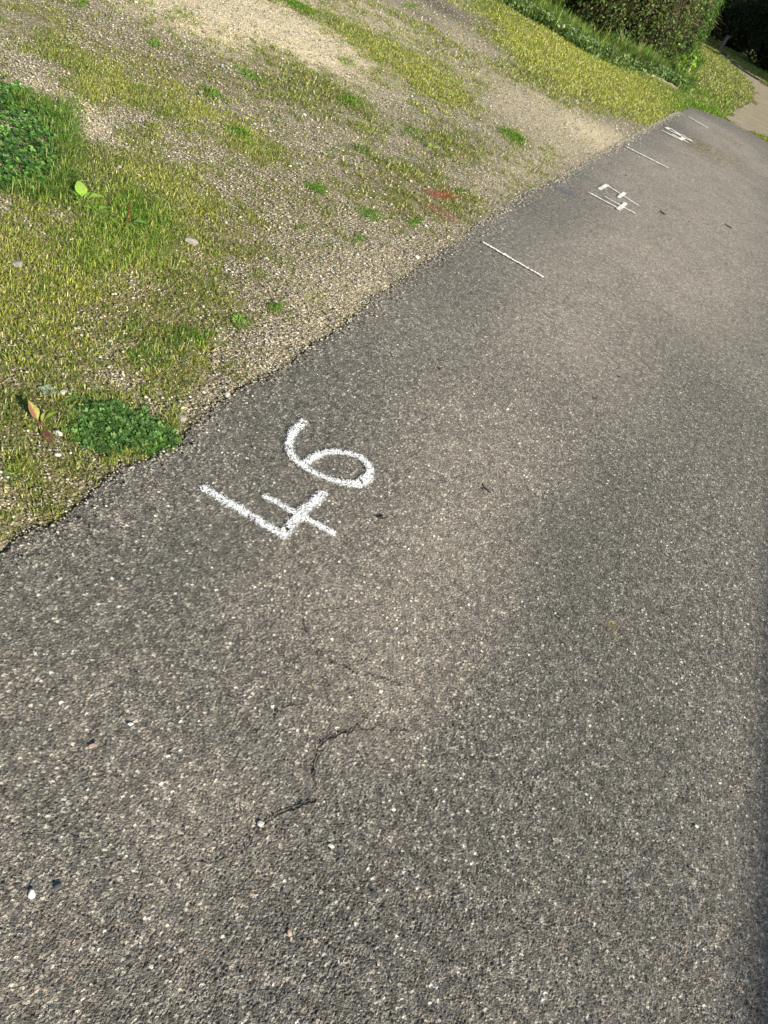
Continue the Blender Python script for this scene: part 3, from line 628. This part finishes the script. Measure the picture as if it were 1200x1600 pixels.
def weed(name, px, py, leaves, label, cat='weed', stalks=(), group=None):
    x, y = at(px, py); z = float(verge_z(np.array([x]), np.array([y]))[0])
    e = empty(name, (x, y, z)); tag(e, label, cat, group)
    for a in leaves: broad_leaf(e, (0, 0, .002), *a)
    for pts, r, c in stalks:
        V, F = tube_np(pts, r); mesh_np('stem', V, F, M_CLOVER, parent=e, attrs=dict(tint=np.tile(np.array(c), (len(V), 1))), smooth=True)
    return e
R = radians
weed('dock_plant', 63, 668, [(R(172), R(48), .078, .028, (.38, .40, .07), (.34, .15, .10), .25, .28, (.30, .20, .09)), (R(50), R(62), .070, .024, (.30, .42, .06), (.34, .36, .10), .3, .3), (R(110), R(40), .055, .020, (.26, .32, .06), (.33, .28, .09), .3, .25), (R(-25), R(4), .075, .026, (.17, .085, .06), (.25, .10, .08), .1, .2), (R(-110), R(8), .05, .022, (.33, .30, .06), (.33, .25, .08), .2, .2)],
     'small dock plant with red-tinged upright leaves left of the clover', stalks=[([(0, 0, -.01), (.002, 0, .008), (.0, .004, .02)], [.004, .0035, .002], (.25, .08, .07))])
weed('dock_plant', 128, 318, [(R(150), R(50), .085, .05, (.26, .44, .045), (.30, .45, .10), .5, .2), (R(45), R(38), .085, .044, (.28, .45, .05), (.3, .45, .1), .5, .3), (R(-60), R(30), .075, .036, (.20, .36, .045), (.26, .40, .09), .4, .3), (R(95), R(25), .07, .034, (.17, .32, .04), (.24, .38, .08), .4, .3), (R(-10), R(18), .06, .028, (.14, .28, .04), (.2, .34, .07), .4, .3), (R(200), R(30), .06, .03, (.10, .22, .03), (.2, .3, .05), .4, .3)],
     'broad-leaved weed with two bright lime leaves in the grass')
weed('dock_plant', 196, 352, [(R(140), R(50), .06, .032, (.20, .38, .05), (.2, .35, .08), .6, .3), (R(20), R(40), .09, .036, (.18, .34, .05), (.25, .36, .08), .6, .3), (R(-30), R(30), .07, .03, (.13, .28, .04), (.2, .3, .06), .6, .3)],
     'leafy weed with a dark red upright stalk in the grass clump', stalks=[([(0, 0, 0), (.003, .002, .05), (-.003, .004, .11)], [.004, .0035, .002], (.16, .05, .03)), ([(.006, 0, 0), (.02, .004, .06)], [.003, .002], (.2, .08, .04))])
weed('broad_leaved_weed', 150, 335, [(R(a), R(24), .055, .026, (.16, .32, .05), (.22, .36, .08), .5, .25) for a in (10, 80, 160, 235, 300)], 'green rosette weed low between the lime weed and the red-stalked weed')
weed('small_weed', 373, 500, [(R(a), R(30), .035, .018, (.2, .38, .05), (.25, .4, .08), .6, .25) for a in (20, 95, 170, 250, 310)], 'small bright rosette weed on the gravel above the broken edge')
weed('small_weed', 672, 236, [(R(a), R(30), .06, .03, (.3, .48, .05), (.3, .45, .08), .6, .25) for a in (40, 150, 260)], 'tiny lime green weed on the gravel above the red paint')
weed('small_weed', 75, 612, [(R(a), R(22), .03, .018, (.30, .38, .30), (.35, .42, .32), .4, .25) for a in (0, 70, 140, 215, 290)], 'pale grey-green rosette weed between the dock and the clover')

# fallen bits on the tarmac
t = NT('twig_bark'); t.surf(t.cramp(t.noise(300, 3, dims='3D'), [(.3, (.025, .018, .012)), (.7, (.07, .05, .035))]), rough=.9); M_TWIG = t.m
def twig(px, py, ln, az, r, label):
    x, y = at(px, py); z = float(road_z(np.array([x]), np.array([y]))[0])
    P = [(cos(az)*ln*(u-.5)+.08*ln*sin(5*u)*sin(az), sin(az)*ln*(u-.5)-.08*ln*sin(5*u)*cos(az), r*.9+.004+.1*ln*abs(u-.4)) for u in (0, .2, .4, .6, .8, 1)]
    V, F = tube_np(P, [r*.6, r, r*1.1, r, r*.8, r*.4])
    V2, F2 = tube_np([P[3], (P[3][0]+cos(az+.8)*ln*.25, P[3][1]+sin(az+.8)*ln*.25, P[3][2]+.004)], [r*.7, r*.3])
    n = len(V); o = mesh_np('twig', V+V2, F+[tuple(i+n for i in f) for f in F2], M_TWIG, smooth=True); o.location = (x, y, z)
    tag(o, label, 'twig', 'twigs lying on the tarmac')
twig(1034, 334, .09, R(-50), .006, 'short dark twig right of the number 47')
twig(1137, 355, .08, R(-35), .006, 'dark twig lying farthest right, beyond the 47')
twig(598, 812, .035, R(40), .0035, 'crumb of dark bark on tarmac right of the 46')
twig(757, 765, .05, R(-40), .003, 'thin brown twig in the middle of the tarmac')

def crumbs():
    n = 260; y = rng.uniform(.7, 15, n)**1.0; x = rng.uniform(-.9, 1.6, n); s = (.0022+.0005*y)*rng.lognormal(0, .35, n)
    C = lerp_cols(n, [(.05, .04, .03), (.10, .07, .045), (.30, .26, .16), (.5, .48, .42)], [4, 3, 1.5, .8])
    tag(stones('crumbs', x, y, road_z(x, y)+.002, np.minimum(s, .008), C, M_STONE), 'scattered crumbs of bark, seed husks and grit over the tarmac', 'debris', kind='stuff')
crumbs()
# ------------------------------------------------------------------ hedges, long grass, trees
def noise3(P, s): return np.sin(P[:, 0]*s+1.3)*np.cos(P[:, 1]*s*1.1+.4)*np.sin(P[:, 2]*s*.9+2)+.5*np.sin(P[:, 0]*s*2.3+P[:, 2]*s*1.7)*np.cos(P[:, 1]*s*2.1)
def leaf_cloud(name, P, N, size, C, mat, parent, droop=.5, asp=.55):
    n = len(P); nn = N+rng.normal(0, .6, (n, 3)); nn /= np.linalg.norm(nn, axis=1)[:, None]
    a = np.cross(nn, rng.normal(size=(n, 3))); a[:, 2] -= droop*.4; a /= np.linalg.norm(a, axis=1)[:, None]; b = np.cross(nn, a)
    s = size*rng.uniform(.6, 1.4, n); L = a*s[:, None]; Wd = b*(s*asp/1)[:, None]
    V = np.stack([P-L*.5, P+Wd*.5+nn*(s*.10)[:, None], P+L*.5, P-Wd*.5+nn*(s*.10)[:, None]], 1).reshape(-1, 3)
    q = np.arange(n)[:, None]*4; F = np.concatenate([q+np.array([[0, 1, 2]]), q+np.array([[0, 2, 3]])])
    return mesh_np(name, V, F, mat, parent=parent, attrs=dict(tint=np.repeat(C, 4, 0)))
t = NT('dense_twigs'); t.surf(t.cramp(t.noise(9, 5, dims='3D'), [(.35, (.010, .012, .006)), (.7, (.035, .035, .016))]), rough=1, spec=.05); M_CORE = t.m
t = NT('brown_stems'); t.surf(t.cramp(t.noise(7, 3, dims='3D'), [(.3, (.07, .045, .03)), (.7, (.20, .145, .10))]), rough=.85, spec=.2); M_STEM = t.m
def lumpy(name, c, r, parent, mat, f=.78, z0=0):
    import bmesh
    bm = bmesh.new(); bmesh.ops.create_icosphere(bm, subdivisions=4, radius=1)
    Vv = np.array([v.co[:] for v in bm.verts]); k = 1+.10*noise3(Vv*3, 1.7)
    for v, kk in zip(bm.verts, k):
        v.co = Vector((v.co.x*r[0]*f*kk, v.co.y*r[1]*f*kk, v.co.z*r[2]*f*kk))+Vector(c)
        v.co.z = max(v.co.z, z0-.15)
    me = bpy.data.meshes.new(name); bm.to_mesh(me); bm.free(); me.materials.append(mat)
    o = bpy.data.objects.new(name, me); COL.objects.link(o); o.parent = parent; return o
def bush_cloud(lobes, n, z0, thick=.35):
    """points and outward normals through the outer shell of a bank of foliage lobes"""
    vol = np.array([l[1][0]*l[1][1]+l[1][1]*l[1][2] for l in lobes]); idx = rng.choice(len(lobes), n, p=vol/vol.sum())
    c = np.array([l[0] for l in lobes])[idx]; r = np.array([l[1] for l in lobes])[idx]
    d = rng.normal(size=(n, 3)); d /= np.linalg.norm(d, axis=1)[:, None]
    P0 = c+d*r; k = 1+.16*noise3(P0*1.0, 2.3)+.11*noise3(P0, 6.1)+.05*noise3(P0, 13)-thick*rng.random(n)**1.8
    P = c+d*r*k[:, None]; gap = noise3(P, 5.2)+rng.normal(0, .35, n) > -.62
    ok = (P[:, 2] > z0+.02) & gap
    return P[ok], (d/r*r.mean(1)[:, None])[ok]
def bank(name, lobes, n, size, cols, wts, label, cat, group=None, z0=0, stems=0, stemlen=1.0, thick=.35, asp=.55, core=True):
    e = empty(name, (np.mean([l[0][0] for l in lobes]), np.mean([l[0][1] for l in lobes]), z0)); tag(e, label, cat, group)
    off = np.array(e.location)
    lob = [((np.array(c)-off), r) for c, r in lobes]
    P, N = bush_cloud(lob, n, 0, thick)
    cl = lerp_cols(len(P), cols, wts); leaf_cloud('foliage', P, N, size, cl, M_LEAF, e, asp=asp)
    V = []; F = []
    for i, (c, r) in enumerate(lob):
        pass
    if stems:
        for i in range(stems):
            c, r = lob[rng.integers(len(lob))]; d = rng.normal(size=3); d[2] = abs(d[2])*.6; d /= np.linalg.norm(d)
            p = np.array(c)+d*np.array(r)*rng.uniform(.75, 1.02); p[2] = max(p[2], .05)
            q = rng.normal(size=3); q[2] = q[2]*.6+.2; q /= np.linalg.norm(q); L = stemlen*rng.uniform(.4, 1.2); bend = rng.normal(size=3)*.25*L
            pts = [p+q*L*(u-.5)+bend*(u-.5)**2*4*.5-np.array([0, 0, .25*L*u*u]) for u in np.linspace(0, 1, 6)]
            rr = rng.uniform(.004, .009)
            v, f = tube_np(pts, [rr, rr, rr*.9, rr*.8, rr*.6, rr*.4], 4); b = len(V); V += v; F += [tuple(k+b for k in g) for g in f]
    if V: mesh_np('twigs', V, F, M_STEM, parent=e)['kind'] = 'stuff'
    for (c, r) in lob:                      # main limbs rising from one foot
        V = []; F = []
        for s in range(4):
            q = rng.normal(0, .3, 2)*r[:2]; v, f = tube_np([(c[0], c[1], -.05), (c[0]+q[0]*.4, c[1]+q[1]*.4, c[2]*.5), (c[0]+q[0], c[1]+q[1], c[2]+r[2]*.5)], [.05, .035, .015], 6); b = len(V); V += v; F += [tuple(k+b for k in g) for g in f]
        mesh_np('stems', V, F, M_STEM, parent=e)
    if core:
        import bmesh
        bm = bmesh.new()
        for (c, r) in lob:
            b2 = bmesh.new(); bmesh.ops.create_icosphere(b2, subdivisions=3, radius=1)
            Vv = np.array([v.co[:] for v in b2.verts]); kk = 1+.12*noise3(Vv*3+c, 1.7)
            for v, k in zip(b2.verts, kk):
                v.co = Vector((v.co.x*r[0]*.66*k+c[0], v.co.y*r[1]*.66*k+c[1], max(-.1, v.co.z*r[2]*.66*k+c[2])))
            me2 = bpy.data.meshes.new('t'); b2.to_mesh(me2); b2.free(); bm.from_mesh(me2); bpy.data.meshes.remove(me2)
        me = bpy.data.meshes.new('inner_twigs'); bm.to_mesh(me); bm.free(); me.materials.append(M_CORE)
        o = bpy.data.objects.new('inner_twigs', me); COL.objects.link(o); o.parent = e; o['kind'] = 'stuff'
    return e
def long_grass(name, line, n, depth, h, wd, cols, wts, label, back=(0, 1)):
    P = [at(*p) for p in line]; seg = np.array([np.hypot(*(P[i+1]-P[i])) for i in range(len(P)-1)])
    k = rng.choice(len(seg), n, p=seg/seg.sum()); u = rng.random(n)
    A = np.array(P)[k]; B = np.array(P)[k+1]; xy = A+(B-A)*u[:, None]
    bk = np.array(back, float); bk /= np.hypot(*bk); t_ = rng.random(n)**.8
    xy = xy+bk[None]*(t_*depth)[:, None]+rng.normal(0, .04, (n, 2))
    cl = fbm(xy[:, 0], xy[:, 1], 2.5, 3, 81); H = h*rng.uniform(.4, 1.2, n)*(.35+1.1*cl)*(.55+.6*t_)
    C = lerp_cols(n, cols, wts)
    Pz = np.stack([xy[:, 0], xy[:, 1], verge_z(xy[:, 0], xy[:, 1])], -1)
    return tag(blades(name, Pz, H, wd*rng.uniform(.6, 1.3, n), rng.uniform(.1, 1.1, n), C, M_GRASS), label, 'long grass', kind='stuff')
GREEN = [(.05, .12, .02), (.09, .19, .03), (.03, .075, .015), (.16, .26, .05), (.12, .16, .09)]
HL = [(730, -12), (790, 12), (850, 45), (920, 88), (960, 104), (1000, 114), (1030, 124), (1062, 142)]
long_grass('long_grass', HL, 24000, 1.2, .42, .014, [(.08, .17, .03), (.15, .26, .04), (.25, .35, .06), (.16, .23, .13), (.42, .40, .18)], [3, 4, 3, 2, 1.5], 'long dark green grass growing up along the hedge foot', back=(.1, 1))
long_grass('long_grass', [(1062, 142), (1080, 118), (1100, 97)], 9000, 1.3, .40, .02, [(.07, .15, .025), (.12, .22, .03), (.2, .28, .07)], [4, 4, 2], 'rank grass round the right foot of the green bush', back=(-1, .2))
# broad pale leaves between verge and long grass (the bluish fringe)
def fringe():
    n = 3000; P = [at(*p) for p in HL]; k = rng.integers(0, len(P)-1, n); u = rng.random(n); xy = np.array(P)[k]*(1-u[:, None])+np.array(P)[k+1]*u[:, None]
    xy += rng.normal(0, .17, (n, 2))+np.array([0, .2]); z = verge_z(xy[:, 0], xy[:, 1])+rng.uniform(.0, .22, n)
    Pp = np.stack([xy[:, 0], xy[:, 1], z], -1); C = lerp_cols(n, [(.18, .27, .13), (.13, .22, .06), (.27, .36, .2)], [3, 3, 1.5])
    o = leaf_cloud('nettles', Pp, np.tile([0, -.3, 1.], (n, 1)), .06, C, M_LEAF, None); tag(o, 'bluish low leafy weeds fringing the mown strip', 'weeds', kind='stuff')
fringe()
# hedge bank, from the far left to the right end by the track
def L_(x, y, z, rx, ry, rz): return ((x, y, z), (rx, ry, rz))
bank('hedge', [L_(-11.5, 18.6, 1.0, 1.6, 1.3, 1.9), L_(-9.3, 18.5, 1.1, 1.7, 1.3, 1.8), L_(-7.2, 18.4, 1.0, 1.6, 1.25, 1.7)], 42000, .055, GREEN, [4, 3, 3, 1, .6], 'leafy green hedge stretch behind the long grass on the far left', 'hedge', z0=-.02, stems=30)
bank('bramble_thicket', [L_(-5.5, 18.4, 1.0, 1.35, 1.2, 1.7), L_(-3.9, 18.75, 1.0, 1.4, 1.2, 1.7), L_(-2.9, 19.4, .9, 1.0, 1.0, 1.6)], 44000, .058, [(.06, .11, .025), (.10, .16, .03), (.11, .08, .04), (.20, .28, .06), (.04, .06, .02)], [4, 3, 1.6, 1.4, 2], 'brown twiggy bramble thicket in the middle of the hedge', 'bramble', z0=-.03, stems=520, stemlen=.9, thick=.5)
bank('green_bush', [L_(-2.55, 21.3, .9, .85, 1.3, 1.6), L_(-2.9, 23.6, 1.0, .9, 1.6, 1.8), L_(-3.2, 26.5, 1.0, 1.0, 1.9, 1.8), L_(-3.9, 29.8, 1.1, 1.1, 2.0, 1.9)], 60000, .06, [(.06, .13, .02), (.09, .18, .03), (.03, .07, .015), (.15, .25, .05)], [4, 3, 4, 1.2], 'bright leafy green bush at the right end of the hedge', 'bush', z0=-.06, stems=60)
bank('tall_weed', [L_(at(1061, 136)[0]-.05, at(1061, 136)[1]+.1, .34, .13, .12, .40), L_(at(1050, 128)[0]-.1, at(1050, 128)[1]+.25, .25, .15, .14, .2)], 420, .06, [(.22, .36, .05), (.28, .42, .07), (.14, .26, .04)], [4, 3, 2], 'lime green leafy weed standing out at the hedge foot', 'weed', z0=-.02, core=False)
# dark overgrown end of the track, in the shade of tall trees
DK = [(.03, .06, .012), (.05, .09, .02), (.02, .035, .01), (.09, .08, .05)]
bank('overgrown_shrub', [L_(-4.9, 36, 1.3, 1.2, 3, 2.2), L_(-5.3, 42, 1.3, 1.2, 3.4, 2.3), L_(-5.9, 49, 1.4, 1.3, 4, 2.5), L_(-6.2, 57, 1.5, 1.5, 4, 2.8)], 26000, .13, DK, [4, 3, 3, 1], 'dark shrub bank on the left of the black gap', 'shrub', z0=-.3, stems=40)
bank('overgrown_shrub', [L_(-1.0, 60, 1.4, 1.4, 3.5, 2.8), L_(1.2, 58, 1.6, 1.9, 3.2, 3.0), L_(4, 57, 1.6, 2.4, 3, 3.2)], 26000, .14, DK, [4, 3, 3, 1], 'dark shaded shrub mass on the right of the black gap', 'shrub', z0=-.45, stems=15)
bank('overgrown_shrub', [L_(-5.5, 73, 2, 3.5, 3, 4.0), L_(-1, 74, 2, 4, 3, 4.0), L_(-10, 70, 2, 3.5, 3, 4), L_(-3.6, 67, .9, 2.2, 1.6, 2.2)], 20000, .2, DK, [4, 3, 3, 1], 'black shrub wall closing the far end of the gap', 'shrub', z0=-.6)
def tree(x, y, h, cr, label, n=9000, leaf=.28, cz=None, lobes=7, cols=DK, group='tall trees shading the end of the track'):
    z0 = float(gz(y)); e = empty('broadleaf_tree', (x, y, z0)); tag(e, label, 'tree', group)
    V, F = tube_np([(0, 0, -.3), (.05, .02, h*.2), (-.1, .1, h*.5), (.1, 0, h*.85)], [.30, .22, .15, .05], 10)
    cz = cz or h*.62; LB = []
    for i in range(lobes):
        a = 2*pi*i/lobes+rng.uniform(-.3, .3); rr = cr*rng.uniform(.3, .62); c = (cos(a)*rr, sin(a)*rr, cz+rng.uniform(-.25, .3)*h*.5)
        LB.append((np.array(c), tuple(cr*rng.uniform(.38, .55)*np.array([1, 1, .8]))))
        v, f = tube_np([(0, 0, h*.3), (c[0]*.5, c[1]*.5, (h*.35+c[2])*.5), c], [.11, .07, .02], 6); b = len(V); V += v; F += [tuple(k+b for k in g) for g in f]
    mesh_np('trunk', V, F, M_STEM, parent=e, smooth=True)
    P, N = bush_cloud(LB, n, 0, .7); leaf_cloud('crown', P, N, leaf, lerp_cols(len(P), cols, [4, 3, 3, 1]), M_LEAF, e)
    return e
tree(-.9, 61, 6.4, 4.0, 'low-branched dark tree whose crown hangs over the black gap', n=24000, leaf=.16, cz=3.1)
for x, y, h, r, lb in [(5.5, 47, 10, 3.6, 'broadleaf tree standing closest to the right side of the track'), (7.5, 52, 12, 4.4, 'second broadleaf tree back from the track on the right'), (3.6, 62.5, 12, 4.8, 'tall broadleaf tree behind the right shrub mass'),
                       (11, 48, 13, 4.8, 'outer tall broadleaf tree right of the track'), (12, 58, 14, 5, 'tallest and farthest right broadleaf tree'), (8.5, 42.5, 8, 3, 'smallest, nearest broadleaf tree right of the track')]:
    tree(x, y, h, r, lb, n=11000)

# timber edging boards, post and litter
t = NT('weathered_timber'); v = t.n('ShaderNodeMapping'); t.set(v.inputs[0], t.co()); v.inputs['Scale'].default_value = (1, 1, 1)
t.surf(t.cramp(t.noise(18, 5, dims='3D'), [(.3, (.20, .17, .13)), (.7, (.42, .37, .29))]), rough=.85); M_WOOD = t.m
def board(name, pts, hgt, th, label, cat='edging board'):
    P = [at(*p) for p in pts]; V = []; F = []
    Q = []
    for i in range(len(P)-1):
        for u in np.linspace(0, 1, 12, endpoint=(i == len(P)-2)): Q.append(P[i]+(P[i+1]-P[i])*u)
    for i, q in enumerate(Q):
        d = Q[min(i+1, len(Q)-1)]-Q[max(i-1, 0)]; d /= np.hypot(*d); nrm = np.array([-d[1], d[0]])*th/2; z = float(gz(q[1]))
        w_ = .01*sin(i*1.1)
        for sx, zz in ((1, -.08), (1, hgt*.85), (.6, hgt), (-.6, hgt), (-1, hgt*.85), (-1, -.08)): V.append((q[0]+nrm[0]*sx, q[1]+nrm[1]*sx, z+zz+(w_ if zz > 0 else 0)))
    for i in range(len(Q)-1):
        for k in range(6): F.append((i*6+k, i*6+(k+1) % 6, (i+1)*6+(k+1) % 6, (i+1)*6+k))
    tag(mesh_np(name, V, F, M_WOOD), label, cat)
board('edging_board', [(1003, 116), (1030, 126), (1058, 141)], .05, .05, 'weathered pale timber board lying at the foot of the hedge')
board('edging_board', [(1136, 93), (1165, 113), (1200, 134)], .05, .06, 'long timber edging rail along the right side of the track')
x, y = at(1123, 80); e = empty('grey_post', (x, y, float(gz(y)))); tag(e, 'leaning grey concrete post left of the black gap', 'post')
t = NT('old_concrete'); t.surf(t.cramp(t.noise(12, 4, dims='3D'), [(.3, (.11, .11, .105)), (.7, (.2, .2, .19))]), rough=.9); M_CONC = t.m
def boxmesh(name, sx, sy, sz, mat, parent, loc, rot=(0, 0, 0), bev=.02):
    import bmesh
    bm = bmesh.new(); bmesh.ops.create_cube(bm, size=1); bmesh.ops.scale(bm, vec=(sx, sy, sz), verts=bm.verts); bmesh.ops.bevel(bm, geom=bm.edges[:], offset=bev, segments=2, affect='EDGES')
    me = bpy.data.meshes.new(name); bm.to_mesh(me); bm.free(); me.materials.append(mat); o = bpy.data.objects.new(name, me); COL.objects.link(o)
    if parent: o.parent = parent
    o.location = loc; o.rotation_euler = rot; return o
boxmesh('shaft', .18, .16, .8, M_CONC, e, (0, 0, .35), (0, R(3), .3)); boxmesh('cap', .22, .2, .05, M_CONC, e, (.04, 0, .77), (0, R(3), .3), .012)
def scrap(name, px, py, h, s, col, label, cat, n=7):
    x, y = at(px, py); z = float(gz(y))+h; g = np.linspace(-1, 1, n); xx, yy = np.meshgrid(g, g); zz = rng.normal(0, .25, (n, n))
    V = np.stack([xx*s, yy*s*.6, zz*s], -1).reshape(-1, 3); i = np.arange(n-1)[:, None]*n+np.arange(n-1)[None]; F = np.stack([i, i+1, i+1+n, i+n], -1).reshape(-1, 4)
    t = NT(name+'_mat'); t.surf(t.mix(t.ramp(t.noise(60, 3, dims='3D'), .3, .7, 0, .3), col, tuple(c*.7 for c in col)), rough=.4, spec=.5)
    o = mesh_np(name, V, F, t.m, smooth=False); o.location = (x, y, z); o.rotation_euler = (R(60), .2, rng.uniform(0, 1)); tag(o, label, cat)
scrap('plastic_bag', 812, 8, .10, .09, (.10, .50, .42), 'crumpled teal plastic bag caught in the long grass', 'bag')
scrap('paper_scrap', 1012, 88, .45, .07, (.8, .8, .78), 'small white paper scrap caught low in the brambles', 'litter')

# unseen flat-roofed block, added to cast the shadow along the right side of the road
t = NT('shadow_block_wall'); t.surf(t.cramp(t.noise(6, 4, dims='3D'), [(.3, (.3, .28, .25)), (.7, (.4, .38, .34))]), rough=.9)
e = empty('added_shadow_block', (11.585, -4, 0)); tag(e, 'unseen flat-roofed block added to cast the shadow on the right of the road', 'shadow caster')
boxmesh('wall', 5.0, 14.0, 4.85, t.m, e, (0, 0, 2.4)); boxmesh('roof', 5.3, 14.3, .15, M_CONC, e, (0, 0, 4.90))
tg = NT('window_glass'); tg.surf((.02, .025, .03), rough=.08, spec=.6)
for yy in (-4.5, -.5, 3.5):
    for zz in (1.3, 3.6):
        f = boxmesh('window', .12, 1.5, 1.2, M_WOOD, e, (-2.5, yy, zz)); boxmesh('pane', .1, 1.3, 1.0, tg.m, f, (-.02, 0, 0))
